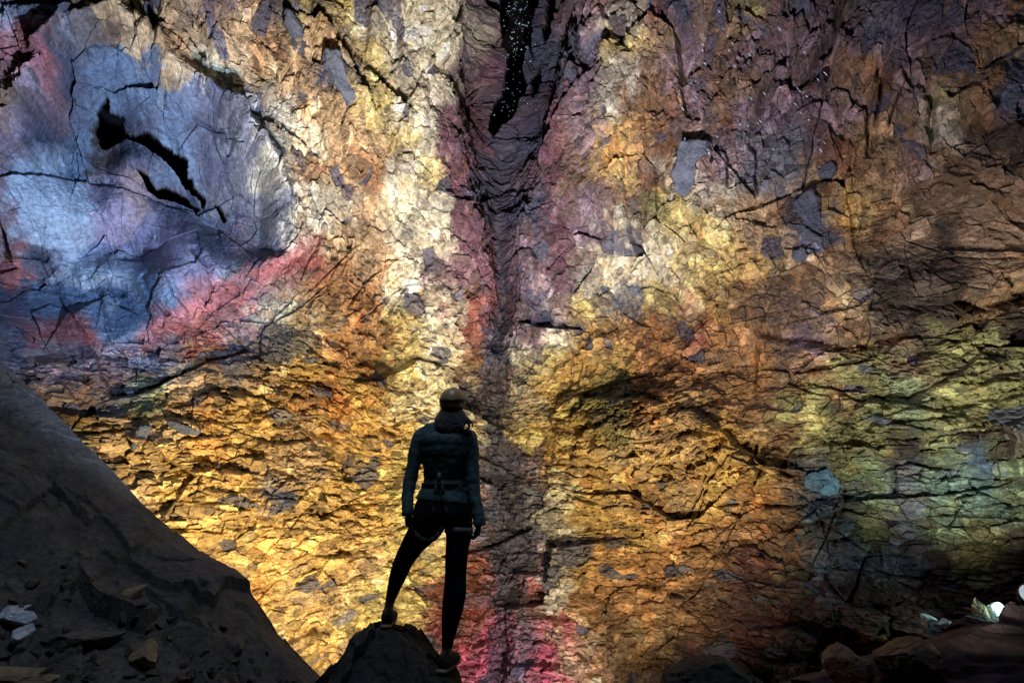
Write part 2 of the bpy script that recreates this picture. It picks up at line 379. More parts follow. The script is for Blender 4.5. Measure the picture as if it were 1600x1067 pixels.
    for bx_, by_, rx_, ry_, am in [(190, 345, 70, 40, 0.45), (290, 385, 45, 60, 0.55), (165, 430, 45, 26, 0.40), (255, 440, 40, 30, 0.35), (70, 350, 60, 45, 0.4), (235, 275, 60, 26, 0.35), (170, 130, 60, 40, 0.3)]:
        h = h + soft*1.9*am*np.exp(-((X-bx_)/rx_)**2-((Y-by_)/ry_)**2)
    redband = along([(490, 385), (450, 402), (400, 432), (350, 458), (300, 488), (262, 512), (235, 530)])
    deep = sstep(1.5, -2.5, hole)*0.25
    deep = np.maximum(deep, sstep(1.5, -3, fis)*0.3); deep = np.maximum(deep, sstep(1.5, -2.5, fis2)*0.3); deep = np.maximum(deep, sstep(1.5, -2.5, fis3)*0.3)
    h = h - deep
    # ledge across the right-hand wall
    led = Y - np.interp(X, [1000, 1200, 1390, 1480, 1600, 1780], [560, 450, 330, 270, 195, 90]) + 16*fbm(Lc/1.0, v/1.0, 121, 3)
    h = h + 0.14*sstep(-14, 14, led)*sstep(1050, 1300, X)
    P = B + n*h[..., None]
    # colour ---------------------------------------------------------------
    thr = sstep(20, -20, throat)
    def jit(ids, sd, amp):
        return (h2(ids[0], ids[1], sd)-0.5)*amp
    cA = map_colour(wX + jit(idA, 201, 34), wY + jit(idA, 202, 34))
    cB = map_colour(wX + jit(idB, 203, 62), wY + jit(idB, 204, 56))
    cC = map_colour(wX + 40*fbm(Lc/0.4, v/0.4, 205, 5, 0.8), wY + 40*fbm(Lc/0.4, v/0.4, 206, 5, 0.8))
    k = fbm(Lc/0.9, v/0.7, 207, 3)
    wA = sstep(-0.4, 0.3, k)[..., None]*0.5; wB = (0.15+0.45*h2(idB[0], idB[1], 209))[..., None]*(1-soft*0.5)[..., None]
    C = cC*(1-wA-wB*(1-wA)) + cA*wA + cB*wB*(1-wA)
    C = C*(1 + jit(idB, 211, 0.38)*(1-0.6*soft))[..., None]*(1 + jit(idC, 212, 0.45)*(1-0.6*soft))[..., None]*(1 + jit(idA, 213, 0.2))[..., None]
    e = sstep(0.0, 0.35, fbm(qx2/0.11, qy2/0.08, 208, 4, 0.65))[..., None]
    C = C*(1 - 0.30*e*(1-0.6*soft)[..., None])
    pk = h2(idC[0], idC[1], 214)[..., None]
    C = np.where(pk < 0.10, C*0.55 + 0.02, np.where(pk > 0.90, C*1.35 + 0.02, C))*(1-soft)[..., None] + C*soft[..., None]
    slate = lin((84, 86, 108)); lum = C.mean(-1, keepdims=True)
    # slate blocks showing between the crusts
    pS = (h2(idA[0], idA[1], 221) < 0.012 + 0.03*sstep(300, 100, Y))*(1-soft)
    pS2 = (h2(idB[0], idB[1], 222) < 0.035)*(1-soft)
    kS = np.clip(np.maximum(pS*sstep(-0.2, 0.1, fbm(Lc/0.5, v/0.5, 223, 3)+0.2), pS2), 0, 1)[..., None]*0.85
    C = C*(1-kS) + slate*kS
    pb = h2(idB[0], idB[1], 215)[..., None]; rs = ((1-soft)*(1-thr))[..., None]
    C = np.where(pb < 0.13, C*(1-0.40*rs) + rs*0.40*lin((112, 92, 80)), np.where(pb > 0.86, C*(1+0.55*rs) + 0.015*rs, C))
    # rust and sulphur stains with ragged outlines, white crusts
    st = sstep(0.22, 0.42, fbm(qx/0.7, qy/0.9, 231, 5, 0.6))[..., None]*0.5*(1-soft)[..., None]
    C = C*(1-st) + C*np.array([1.12, 0.78, 0.5])*st
    cr = sstep(0.30, 0.45, fbm(qx/0.5+50, qy/0.4, 232, 5, 0.65))[..., None]*0.45
    C = C*(1-cr) + (C*0.5 + 0.5*np.array([0.72, 0.68, 0.56])*np.clip(lum*2.2, 0.1, 1))*cr
    # the dyke: a grey band running down the corner
    dx_ = np.abs(wX*0.35+X*0.65 - np.interp(Y, [200, 420, 560, 640, 760, 840, 900, 960, 1070], [792, 783, 778, 770, 790, 805, 800, 785, 770]))
    wd = np.interp(Y, [200, 420, 560, 640, 760, 840, 900, 960, 1070], [15, 11, 11, 15, 20, 28, 22, 17, 19])
    dk = (sstep(1.15, 0.85, dx_/wd + 0.55*fbm(Lc/0.6, v/0.6, 245, 3) + jit(idA, 246, 0.7))*sstep(180, 320, Y)*(0.55+0.35*h2(idA[0], idA[1], 247)))[..., None]
    C = C*(1-dk) + lin((86, 84, 98))*(0.8+0.5*h2(idB[0], idB[1], 241))[..., None]*dk
    C = C*0.9 + 0.1*C.mean(-1, keepdims=True)
    C = C*(1-0.20*soft)[..., None]                          # bare wet basalt, darkened also because the lamps overlit the pocket
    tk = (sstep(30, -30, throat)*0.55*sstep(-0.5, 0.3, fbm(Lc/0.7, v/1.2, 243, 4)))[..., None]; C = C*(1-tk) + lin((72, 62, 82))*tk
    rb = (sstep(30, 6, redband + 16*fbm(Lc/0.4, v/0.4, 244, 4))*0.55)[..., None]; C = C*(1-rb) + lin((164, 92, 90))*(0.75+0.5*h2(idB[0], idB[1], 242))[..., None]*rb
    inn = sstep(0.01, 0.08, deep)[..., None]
    C = C*(1-inn) + np.array([0.010, 0.009, 0.010])*inn  # shade inside the holes and fissure painted near black on their edges
    C = np.clip(C, 0.004, 0.82)
    global FACE
    pz = P[..., 2]-CAM.z; dep = P[..., 1]*cp + pz*sp
    FACE = (800 + F*P[..., 0]/dep, 533.5 - F*(pz*cp - P[..., 1]*sp)/dep, np.linalg.norm(P-np.array(CAM), axis=-1))
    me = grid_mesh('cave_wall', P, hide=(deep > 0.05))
    set_colour(me, 'mineral_shade', C); set_float(me, 'wet', 0.9*soft*(1-inn[..., 0]))
    return me
wall_mat = rock_mat('mineral_rock', attr='mineral_shade', rough=0.78, bump=1.0, scale=10.0, vary=0.38)
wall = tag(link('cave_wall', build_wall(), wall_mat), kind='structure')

# the rest of the chamber round and behind the camera, coarser
def build_shell():
    az = np.linspace(-math.pi, math.pi, 181); el = np.linspace(-0.5, 1.5, 80)
    A, E = np.meshgrid(az, el)
    R = np.where(np.abs(A) < 1.1, base_radius(np.clip(A, -1.1, 1.1))*1.5, 12.0)*1.30
    R = np.maximum(R, 13.0) + 1.0*fbm((A*4).astype(np.float32), (E*6).astype(np.float32), 301, 4)
    rr = R*np.cos(E*0.9)
    P = np.stack([np.sin(A)*rr, np.cos(A)*rr, CAM.z+R*1.25*np.sin(E)], -1)
    return grid_mesh('cave_shell', P)
shell_mat = rock_mat('blackened_basalt', colour=(0.012, 0.011, 0.012), rough=0.85, bump=0.6, scale=2.0)  # near black, so the darkness behind holes and fissure is in the colour
tag(link('cave_shell', build_shell(), shell_mat), kind='structure')

# ------------------------------------------------------------------ cave floor
def floor_z(x, y):
    z = -0.1 - 4.0*sstep(4.6, 8.5, y) + 0*x
    z = z + 1.0*sstep(-3.0, -7.5, x)*sstep(9.5, 6, y) + 0.8*sstep(4, 8, x)*sstep(10, 7, y)
    return z
def build_floor():
    x, y = np.meshgrid(np.linspace(-22, 22, 420), np.linspace(-14, 22, 360))
    x = x.astype(np.float32); y = y.astype(np.float32)
    h = 0.15*fbm(x/1.2, y/1.2, 401, 4)
    for sc_, am, sd in ((1.1, 0.5, 411), (0.45, 0.22, 421)):
        f1, f2, bx, by, ci, cj = voro(x/sc_+0.2*fbm(x/0.6, y/0.6, sd+5), y/sc_, sd)
        h = h + am*((h2(ci, cj, sd+1)-0.5)*0.6 + bx*sc_*(h2(ci, cj, sd+2)-0.5) + by*sc_*(h2(ci, cj, sd+3)-0.5)) - am*0.4*np.exp(-((f2-f1)/0.1)**2)
    return grid_mesh('cave_floor', np.stack([x, y, floor_z(x, y)+h], -1))
floor_mat = rock_mat('floor_rubble', colour=(0.06, 0.05, 0.047), rough=0.85, bump=0.7, scale=4.0, second=(0.09, 0.065, 0.045))
tag(link('cave_floor', build_floor(), floor_mat), kind='structure')

# ------------------------------------------------------------------ loose rocks
def rock_mesh(name, size, seed, cuts=12, sub=5, rough=0.05, planes=()):
    rnd = random.Random(seed)
    bm = bmesh.new(); bmesh.ops.create_icosphere(bm, subdivisions=sub, radius=1.0)
    V = np.array([v_.co[:] for v_ in bm.verts])
    pl = [(Vector((rnd.gauss(0, 1), rnd.gauss(0, 1), rnd.gauss(0, 1))).normalized(), rnd.uniform(0.48, 0.78)) for _ in range(cuts)]
    pl += [(Vector(p).normalized(), d) for p, d in planes]
    for _ in range(2):
        for nn, d in pl:
            nn = np.array(nn); t = V@nn - d
            V = V - np.maximum(t, 0)[:, None]*nn*1.0
    r_ = V/np.maximum(np.linalg.norm(V, axis=1, keepdims=True), 1e-6)
    f = np.float32
    s_ = seed*1.7
    d = fbm((V[:, 0]*2.2+V[:, 2]*1.3+s_).astype(f), (V[:, 1]*2.2-V[:, 2]*1.7).astype(f), seed+5, 5, 0.55)
    c = fbm((V[:, 0]*1.6-V[:, 2]*0.6+s_).astype(f), (V[:, 1]*1.3+V[:, 2]*1.8).astype(f), seed+9, 3)
    ax = np.abs(r_)
    pu = np.where(ax[:, 0] > np.maximum(ax[:, 1], ax[:, 2]), V[:, 1], V[:, 0]); pv = np.where(ax[:, 2] > np.maximum(ax[:, 0], ax[:, 1]), V[:, 1], V[:, 2])
    fa = np.zeros(len(V))
    for cs, am in ((0.42, 0.10), (0.15, 0.10)):
        _, _, bx, by, ci, cj = voro((pu/cs+0.3*d+s_).astype(f), (pv/cs*1.5+0.3*d).astype(f), seed+21)
        fa += am*cs*((h2(ci, cj, seed+22)-0.5)*1.3 + bx*(h2(ci, cj, seed+23)-0.5)*1.6 + by*(h2(ci, cj, seed+24)-0.5)*1.6)
    V = V + r_*(fa*(rough/0.04))[:, None]
    V = V + r_*(rough*d - rough*1.6*np.exp(-(c/0.035)**2))[:, None]
    V = V*np.array(size)
    for v_, p in zip(bm.verts, V): v_.co = p
    me = bpy.data.meshes.new(name); bm.to_mesh(me); bm.free()
    return me
def rock(name, label, px, py, D, size, seed, mat, rot=(0, 0, 0), cat='rock', group=None, **kw):
    o = link(name, rock_mesh(name, size, seed, **kw), mat)
    o.location = at(px, py, D) if not isinstance(px, Vector) else px
    o.rotation_euler = rot
    return tag(o, label, cat, group)
basalt = rock_mat('basalt', colour=(0.062, 0.055, 0.054), rough=0.75, bump=0.8, scale=5.0, second=(0.085, 0.068, 0.056), vary=0.45)
dark = rock_mat('black_lava', colour=(0.030, 0.026, 0.026), rough=0.85, bump=0.8, scale=8.0)
tan = rock_mat('tan_rock', colour=(0.24, 0.18, 0.10), rough=0.8, bump=0.6, scale=7.0, second=(0.14, 0.10, 0.065))
shaded_tan = rock_mat('shaded_tan_rock', colour=(0.13, 0.085, 0.055), rough=0.85, bump=0.8, scale=6.0, second=(0.07, 0.045, 0.04))  # darker copy of the tan rock, standing for the mound's lack of light
pale = rock_mat('pale_rock', colour=(0.42, 0.44, 0.50), rough=0.7, bump=0.5, scale=7.0)
brown = rock_mat('brown_lava', colour=(0.06, 0.035, 0.032), rough=0.85, bump=0.7, scale=5.0, second=(0.04, 0.025, 0.035))
blue = rock_mat('blue_slate', colour=(0.15, 0.27, 0.40), rough=0.55, bump=0.7, scale=6.0, vary=0.35)
pale_w = rock_mat('pale_ledge_rock', colour=(0.34, 0.36, 0.33), rough=0.75, bump=0.5, scale=6.0, vary=0.3)
slate_m = rock_mat('grey_slate', colour=(0.115, 0.13, 0.18), rough=0.6, bump=0.7, scale=6.0, vary=0.35)

SLOPE = [(-260, 330), (-120, 470), (0, 580), (60, 632), (150, 722), (200, 785), (250, 832), (300, 866), (350, 893), (385, 930), (412, 972), (450, 1012), (500, 1064), (530, 1110), (560, 1180)]
SW = [at(px, py, 4.8) for px, py in SLOPE]
def slope_z(x, y):
    z = np.interp(x, [q.x for q in SW], [q.z for q in SW])
    d = 4.72-y
    z = z - 0.60*np.maximum(d, 0) - 0.10*np.maximum(d, 0)**2 - 0.75*np.maximum(-d-0.25, 0)
    u, t = x+0.25*fbm(x/0.8, y/0.8, 931, 2), y*1.25+0.25*fbm(x/0.8, y/0.8, 932, 2)
    a, e, ci, cj = facet(u/1.3, t/1.1, 933, 1.0, 0.4, 0.25, 0.35); z = z + 0.15*a - 0.09*np.exp(-(e/0.014)**2)*sstep(-0.1, 0.3, fbm(x/0.7, y/0.7, 934, 2))
    a, e, ci, cj = facet(u/0.42, t/0.36, 943, 1.8, 0.45, 0.25, 0.35); z = z + 0.14*a*sstep(4.7, 4.0, y) - 0.06*np.exp(-(e/0.03)**2)*sstep(0.1, 0.4, fbm(x/0.5, y/0.5, 944, 2))
    a, e, ci, cj = facet(u/0.13, t/0.11, 953, 1.3, 0.5, 0.25, 0.3); z = z + 0.035*a*sstep(4.7, 4.3, y)
    return z + 0.04*fbm(x/0.35, y/0.3, 954, 5, 0.6) - 0.05
def slope():
    x, y = np.meshgrid(np.linspace(SW[0].x, SW[-1].x, 620), np.linspace(2.1, 6.2, 420)); x = x.astype(np.float32); y = y.astype(np.float32)
    return grid_mesh('boulder', np.stack([x, y, slope_z(x, y)], -1))
tag(link('boulder', slope(), basalt), 'huge cracked dark grey boulder sloping down across the bottom left corner', 'boulder')
def slope_hit(px, py):
    D = np.arange(2.3, 5.5, 0.03); dx, dy, dz = ray(px, py)
    z = slope_z((D*dx/dy).astype(np.float32), D.astype(np.float32)); hit = np.nonzero(CAM.z + D*dz/dy <= z)[0]
    return float(D[hit[0]]) if len(hit) else 4.0
def perch():
    prof = [(430, 1150), (480, 1085), (505, 1060), (530, 1035), (552, 1003), (565, 986), (585, 976), (600, 973), (620, 976), (640, 988), (662, 1008), (680, 1032), (700, 1040), (711, 1052), (718, 1075), (745, 1150)]
    W = [at(px, py, 3.34) for px, py in prof]
    x, y = np.meshgrid(np.linspace(W[0].x, W[-1].x, 260), np.linspace(2.75, 4.05, 200)); x = x.astype(np.float32); y = y.astype(np.float32)
    z = np.interp(x, [q.x for q in W], [q.z for q in W])
    e = np.abs(y-3.36); z = z - 0.9*np.maximum(e-0.13, 0)**1.25 + 0.0*x
    for cs, am in ((0.22, 0.22), (0.07, 0.18)):
        f1, f2, bx, by, ci, cj = voro(x/cs+0.4*fbm(x/0.2, y/0.2, 901), y/cs, 902)
        z = z + am*cs*((h2(ci, cj, 903)-0.6)*1.0 + bx*(h2(ci, cj, 904)-0.5)*2 + by*(h2(ci, cj, 905)-0.5)*2)
    z = z + 0.02*fbm(x/0.08, y/0.08, 906, 4) - 0.008
    edge = (np.abs(y-3.4) > 0.6) | (x < W[0].x+0.03) | (x > W[-1].x-0.03)
    z = np.where(edge, -0.3, z)
    return grid_mesh('perch_rock', np.stack([x, y, z], -1))
tag(link('perch_rock', perch(), dark), 'jagged black lava rock the person stands on', 'rock')

# ------------------------------------------------------------------ person
person = bpy.data.objects.new('person', None); col.objects.link(person)
person.location = at(655, 1010, 3.3)
tag(person, 'person in a helmet and dark quilted jacket standing on a black rock, seen from behind', 'person')
bpy.context.view_layer.update()
PM = Matrix.Translation(person.location).inverted()
def ringloft(bm, rings, n=18, cap=True):
    """rings: (centre Vector, rx, ry) swept along their path"""
    vs = []
    for i, (c, rx, ry) in enumerate(rings):
        a = rings[max(i-1, 0)][0]; b = rings[min(i+1, len(rings)-1)][0]
        t = (b-a).normalized()
        if abs(t.z) > 0.35:
            u = Vector((1, 0, 0)) - t*t.x; u.normalize()
        else:
            u = t.cross(Vector((0, 0, 1))).normalized()
        w_ = t.cross(u).normalized()
        vs.append([bm.verts.new(c + u*rx*math.cos(2*math.pi*k/n) + w_*ry*math.sin(2*math.pi*k/n)) for k in range(n)])
    for A_, B_ in zip(vs, vs[1:]):
        for k in range(n):
            bm.faces.new((A_[k], A_[(k+1) % n], B_[(k+1) % n], B_[k]))
    if cap:
        bm.faces.new(vs[0]); bm.faces.new(vs[-1])
    return vs
def smooth_path(keys, m=6):
    """Catmull-Rom through keys of (Vector, rx, ry)"""
    out = []
    n = len(keys)
    for i in range(n-1):
        p = [keys[max(i-1, 0)], keys[i], keys[i+1], keys[min(i+2, n-1)]]
        for j in range(m):
            t = j/m
            def cr(a, b, c, d):
                return 0.5*((2*b) + (c-a)*t + (2*a-5*b+4*c-d)*t*t + (3*b-a-3*c+d)*t*t*t)
            out.append((cr(*[q[0] for q in p]), cr(*[q[1] for q in p]), cr(*[q[2] for q in p])))
    out.append(keys[-1])
    return out
def K(px, py, wpx, D=3.3, deep=1.0):
    """ring key: centre pixel, width in photo pixels, depth, thickness ratio front to back"""
    r = wpx*0.5*mpp(px, py, D)
    return (at(px, py, D), r, r*deep)
def finish(name, bm, mat, parent=person, voxel=None, smooth=3, local=True):
    bmesh.ops.recalc_face_normals(bm, faces=bm.faces[:])
    if local: bmesh.ops.transform(bm, matrix=PM, verts=bm.verts[:])
    for f in bm.faces: f.smooth = True
    me = bpy.data.meshes.new(name); bm.to_mesh(me); bm.free()
    o = link(name, me, mat, parent)
    if voxel:
        r = o.modifiers.new('Remesh', 'REMESH'); r.mode = 'VOXEL'; r.voxel_size = voxel; r.use_smooth_shade = True
        if smooth:
            s_ = o.modifiers.new('Smooth', 'SMOOTH'); s_.iterations = smooth; s_.factor = 0.5
    return o
skin = plain_mat('skin', (0.42, 0.25, 0.16), 0.55, 0.4, 0.05)
fabric = plain_mat('jacket_fabric', (0.040, 0.084, 0.088), 0.55, 0.4, 0.25, 90)
legm = plain_mat('black_leggings', (0.008, 0.007, 0.010), 0.85, 0.08, 0.1, 120)
hairm = plain_mat('dark_hair', (0.018, 0.011, 0.008), 0.5, 0.5, 0.5, 70)
helm = plain_mat('helmet_shell', (0.44, 0.27, 0.12), 0.4, 0.5)
helmd = plain_mat('helmet_dark', (0.02, 0.018, 0.018), 0.5)
shoem = plain_mat('shoe_fabric', (0.02, 0.017, 0.018), 0.7, 0.3, 0.3, 60)
trim = plain_mat('shoe_trim', (0.22, 0.15, 0.08), 0.7)
strapm = plain_mat('webbing', (0.018, 0.018, 0.02), 0.7)
greym = plain_mat('grey_webbing', (0.10, 0.095, 0.09), 0.6)

# left = image left
arm_l = [K(668, 676, 20, 3.30), K(658, 682, 25, 3.30), K(651, 702, 24, 3.29), K(646, 728, 21, 3.28), K(640, 755, 20, 3.27), K(637, 778, 18, 3.24), K(637, 796, 15, 3.22)]
arm_r = [K(724, 678, 20, 3.30), K(732, 684, 26, 3.30), K(736, 705, 25, 3.29), K(738, 735, 23, 3.28), K(740, 765, 22, 3.27), K(745, 792, 19, 3.24), K(749, 811, 15, 3.22)]
leg_l = [K(671, 800, 48, 3.30), K(664, 824, 48, 3.30, 1.0), K(646, 850, 37, 3.29, 1.05), K(631, 876, 30, 3.28, 1.05), K(622, 899, 26.5, 3.30, 1.1), K(615, 920, 20, 3.33, 1.1), K(609.5, 938, 14.5, 3.35, 1.2), K(607, 953, 14.5, 3.36, 1.2)]
leg_r = [K(715, 800, 46, 3.30), K(717, 830, 42, 3.30, 1.05), K(715, 852, 37, 3.29, 1.05), K(713, 876, 35, 3.28, 1.05), K(712, 898, 33.5, 3.28, 1.1), K(711, 921, 35, 3.27, 1.1), K(708, 944, 34.5, 3.27, 1.1), K(704.5, 967, 29, 3.28, 1.1), K(701, 990, 22, 3.30, 1.15), K(698.5, 1011, 16.5, 3.31, 1.2), K(697, 1020, 16, 3.31, 1.2)]
torso = [K(692, 815, 60, 3.30, 0.7), K(692, 800, 86, 3.30, 0.62), K(692, 785, 84, 3.30, 0.6), K(695, 765, 70, 3.30, 0.6), K(696, 748, 64, 3.30, 0.6), K(697, 725, 70, 3.29, 0.6), K(698, 700, 80, 3.28, 0.58), K(698, 686, 84, 3.28, 0.52), K(698, 676, 76, 3.29, 0.5), K(700, 668, 58, 3.30, 0.55), K(702, 661, 36, 3.30, 0.8), K(704, 654, 29, 3.31, 1.0)]
def scaled(keys, k, add=0.0): return [(c, rx*k+add, ry*k+add) for c, rx, ry in keys]

def hand(bm, wrist, side, k=1.0):
    """a slightly curled hand hanging from wrist; side +1: thumb towards +x.. palm faces the thigh"""
    W = wrist
    m = 0.001
    fwd = Vector((0, 1, 0)); down = Vector((0.10*side*-1, 0.03, -1)).normalized(); inn = Vector((-side, 0, 0))   # inn: towards the body
    ringloft(bm, smooth_path([(W, 0.020*k, 0.026*k), (W+down*0.03, 0.017*k, 0.034*k), (W+down*0.065, 0.016*k, 0.041*k), (W+down*0.092, 0.014*k, 0.040*k), (W+down*0.102, 0.008*k, 0.034*k)], 3), 14)
    for i, (off, ln) in enumerate(((0.030, 0.068), (0.010, 0.078), (-0.010, 0.072), (-0.029, 0.056))):
        p0 = W + down*0.080 + fwd*off
        p1 = p0 + (down*0.85 + fwd*off*0.8 + inn*0.4).normalized()*ln*0.48
        p2 = p1 + (down*0.15 + inn*0.95).normalized()*ln*0.32
        p3 = p2 + (down*-0.6 + inn*0.6).normalized()*ln*0.28
        r = 0.0088*k
        ringloft(bm, smooth_path([(p0, r*1.05, r*1.05), (p1, r, r), (p2, r*0.92, r*0.92), (p3, r*0.6, r*0.6)], 3), 10)
    t0 = W + down*0.032 + fwd*0.028
    t1 = t0 + (down*0.7 + fwd*0.75 + inn*0.25).normalized()*0.036
    t2 = t1 + (down*0.9 + fwd*0.25 + inn*0.35).normalized()*0.030
    t3 = t2 + (down*0.9 + inn*0.3).normalized()*0.022
    ringloft(bm, smooth_path([(t0, 0.013*k, 0.013*k), (t1, 0.0115*k, 0.0115*k), (t2, 0.010*k, 0.010*k), (t3, 0.006*k, 0.006*k)], 3), 10)

# body: one continuous surface from head to feet
bm = bmesh.new()
ringloft(bm, smooth_path(scaled(torso, 0.86), 4))
for k_ in (arm_l, arm_r): ringloft(bm, smooth_path(scaled(k_, 0.72), 4))
for k_ in (leg_l, leg_r): ringloft(bm, smooth_path([(c, rx*0.88, ry*0.88) for c, rx, ry in k_[:-2]] + k_[-2:], 4))
hand(bm, arm_l[-1][0], -1, 0.92); hand(bm, arm_r[-1][0], 1, 0.92)
hc = at(707, 634, 3.32)                                   # head centre
ringloft(bm, smooth_path([(at(703, 662, 3.30), 0.056, 0.058), (at(705, 650, 3.31), 0.053, 0.056), (hc+Vector((0, 0.0, -0.05)), 0.055, 0.06)], 3))
bmh = bmesh.new(); bmesh.ops.create_icosphere(bmh, subdivisions=4, radius=1.0)
for v_ in bmh.verts:
    c_ = v_.co.copy(); y_ = c_.y; z_ = c_.z
    p = Vector((c_.x*0.074, c_.y*0.094, c_.z*0.112))
    if z_ < -0.2: p.x *= 1-0.28*(-z_-0.2); p.y = p.y*(1-0.12*(-z_-0.2)) + 0.012*(-z_-0.2)
    if y_ > 0.5:                                          # the face: sockets, nose, lips
        for sx in (-1, 1):
            d = math.hypot(p.x-sx*0.030, p.z-0.005); p.y -= 0.010*math.exp(-(d/0.014)**2)
        p.y += 0.020*math.exp(-(p.x/0.009)**2 - ((p.z+0.025)/0.016)**2) + 0.009*math.exp(-(p.x/0.008)**2 - ((p.z)/0.02)**2)
        p.y += 0.006*math.exp(-(p.x/0.02)**2 - ((p.z+0.058)/0.008)**2)
    v_.co = p
R_ = Matrix.Rotation(math.radians(14), 4, 'X')            # looking up at the wall
tmp = bpy.data.meshes.new('t'); bmh.to_mesh(tmp); bmh.free(); tmp.transform(Matrix.Translation(hc) @ R_); bm.from_mesh(tmp); bpy.data.meshes.remove(tmp)
for sx in (-1, 1):
    ringloft(bm, [(hc+Vector((sx*0.070, 0.005, -0.035)), 0.006, 0.010), (hc+Vector((sx*0.080, 0.0, -0.010)), 0.008, 0.017), (hc+Vector((sx*0.078, -0.002, 0.018)), 0.006, 0.012)], 10)
def foot(bm, ankle, ang, k=1.0, base=0.0):
    f = Vector((math.sin(ang), math.cos(ang), 0)); 
    s = ankle + Vector((0, 0, -0.036-base))
    ringloft(bm, smooth_path([(s - f*0.062, 0.020*k, 0.022*k), (s - f*0.045, 0.034*k, 0.040*k), (s + f*0.01, 0.037*k, 0.045*k), (s+f*0.08+Vector((0, 0, -0.008)), 0.043*k, 0.036*k), (s+f*0.14+Vector((0, 0, -0.016)), 0.045*k, 0.026*k), (s+f*0.175+Vector((0, 0, -0.02)), 0.026*k, 0.016*k)], 4), 14)
ank_l, ank_r = leg_l[-1][0], leg_r[-1][0]
foot(bm, ank_l, -0.1, 0.88); foot(bm, ank_r, 0.25, 0.88)
finish('body', bm, skin, voxel=0.006, smooth=2)

# clothing
def quilted(keys, pitch=0.075, amp=0.0032, m=14):
    out = []
    s = 0; prev = None
    for c, rx, ry in smooth_path(keys, m):
        s += (c-prev).length if prev is not None else 0; prev = c
        q = amp*(abs(math.sin(math.pi*s/pitch))**0.6 - 0.6)
        out.append((c, rx+q, ry+q))
    return out
bm = bmesh.new()
ringloft(bm, quilted(scaled(torso[2:], 1.03, 0.004), amp=0.0048, m=18), 40)
cuff_l, cuff_r = K(637, 806, 18, 3.215), K(750.5, 822, 17.5, 3.215)
ringloft(bm, quilted(arm_l[:-1]+[K(637, 796, 19, 3.22), cuff_l], amp=0.0025, m=16), 24); ringloft(bm, quilted(arm_r[:-1]+[K(748.5, 810, 19, 3.22), cuff_r], amp=0.0025, m=16), 24)
jacket = finish('jacket', bm, fabric, voxel=0.006, smooth=2)
t = bpy.data.textures.new('cloth_folds', 'CLOUDS'); t.noise_scale = 0.07
d_ = jacket.modifiers.new('folds', 'DISPLACE'); d_.texture = t; d_.strength = 0.016; d_.texture_coords = 'LOCAL'
bm = bmesh.new()
ringloft(bm, smooth_path([K(692, 824, 40, 3.30, 0.8), K(692, 812, 88, 3.30, 0.66), K(692, 798, 92, 3.30, 0.64), K(693, 784, 84, 3.30, 0.6), K(695, 770, 72, 3.30, 0.6)], 5), 28)
for k_ in (leg_l, leg_r): ringloft(bm, smooth_path(k_[:-1] if k_ is leg_l else k_[:-1], 6), 24)
finish('leggings', bm, legm, voxel=0.007, smooth=3)
for wr, sd in ((arm_l[-1][0], -1), (arm_r[-1][0], 1)):
    bm = bmesh.new(); hand(bm, wr, sd, 1.06); finish('glove', bm, legm, voxel=0.0035, smooth=2)
for an, ang in ((ank_l, -0.1), (ank_r, 0.25)):
    bm = bmesh.new(); foot(bm, an, ang, 1.08)
    ringloft(bm, smooth_path([(an+Vector((0, 0, -0.045)), 0.038, 0.046), (an+Vector((0, 0.0, -0.02)), 0.034, 0.042), (an+Vector((0, 0, -0.002)), 0.033, 0.040)], 3), 16)
    sh = finish('shoe', bm, shoem, voxel=0.005, smooth=2)
    f = Vector((math.sin(ang), math.cos(ang), 0))
    bm = bmesh.new(); s = an+Vector((0, 0, -0.080))
    ringloft(bm, [(s-f*0.078, 0.020, 0.012), (s-f*0.06, 0.036, 0.013), (s+f*0.08, 0.047, 0.013), (s+f*0.16, 0.044, 0.012), (s+f*0.19, 0.02, 0.01)], 14)
    so = finish('sole', bm, trim, parent=sh, smooth=0)
    bm = bmesh.new()
    ringloft(bm, [(an+Vector((0, 0, -0.012)), 0.0355, 0.0425), (an+Vector((0, 0, 0.002)), 0.036, 0.043)], 20); finish('collar', bm, trim, parent=sh)
# hair
bm = bmesh.new()
hk = [(hc+Vector((0.0, -0.015, -0.015)), 0.076, 0.066), (hc+Vector((0, -0.025, -0.05)), 0.088, 0.066), (at(705, 652, 3.26), 0.102, 0.056), (at(707, 659, 3.225), 0.112, 0.042), (at(709, 664, 3.20), 0.106, 0.028), (at(712, 670, 3.19), 0.070, 0.014)]
ringloft(bm, smooth_path(hk, 6), 26)
rnd = random.Random(5)
for q in range(90):                                       # loose strands over the back
    a = rnd.uniform(math.pi*0.95, math.pi*2.05); st = rnd.uniform(-0.01, 0.01); ln = rnd.uniform(0.75, 1.15)
    ks = []
    for n_, (c, rx, ry) in enumerate(hk[1:]):
        k_ = 0.97 + 0.018*n_*rnd.random()
        c2 = c + Vector((math.cos(a)*rx*k_ + st*n_, math.sin(a)*ry*k_*1.02, -0.012*n_*(ln-1)*4))
        ks.append((c2, 0.007*(1-0.17*n_), 0.006*(1-0.17*n_)))
    ringloft(bm, smooth_path(ks, 3), 6)
hair = finish('hair', bm, hairm, voxel=0.0045, smooth=1)
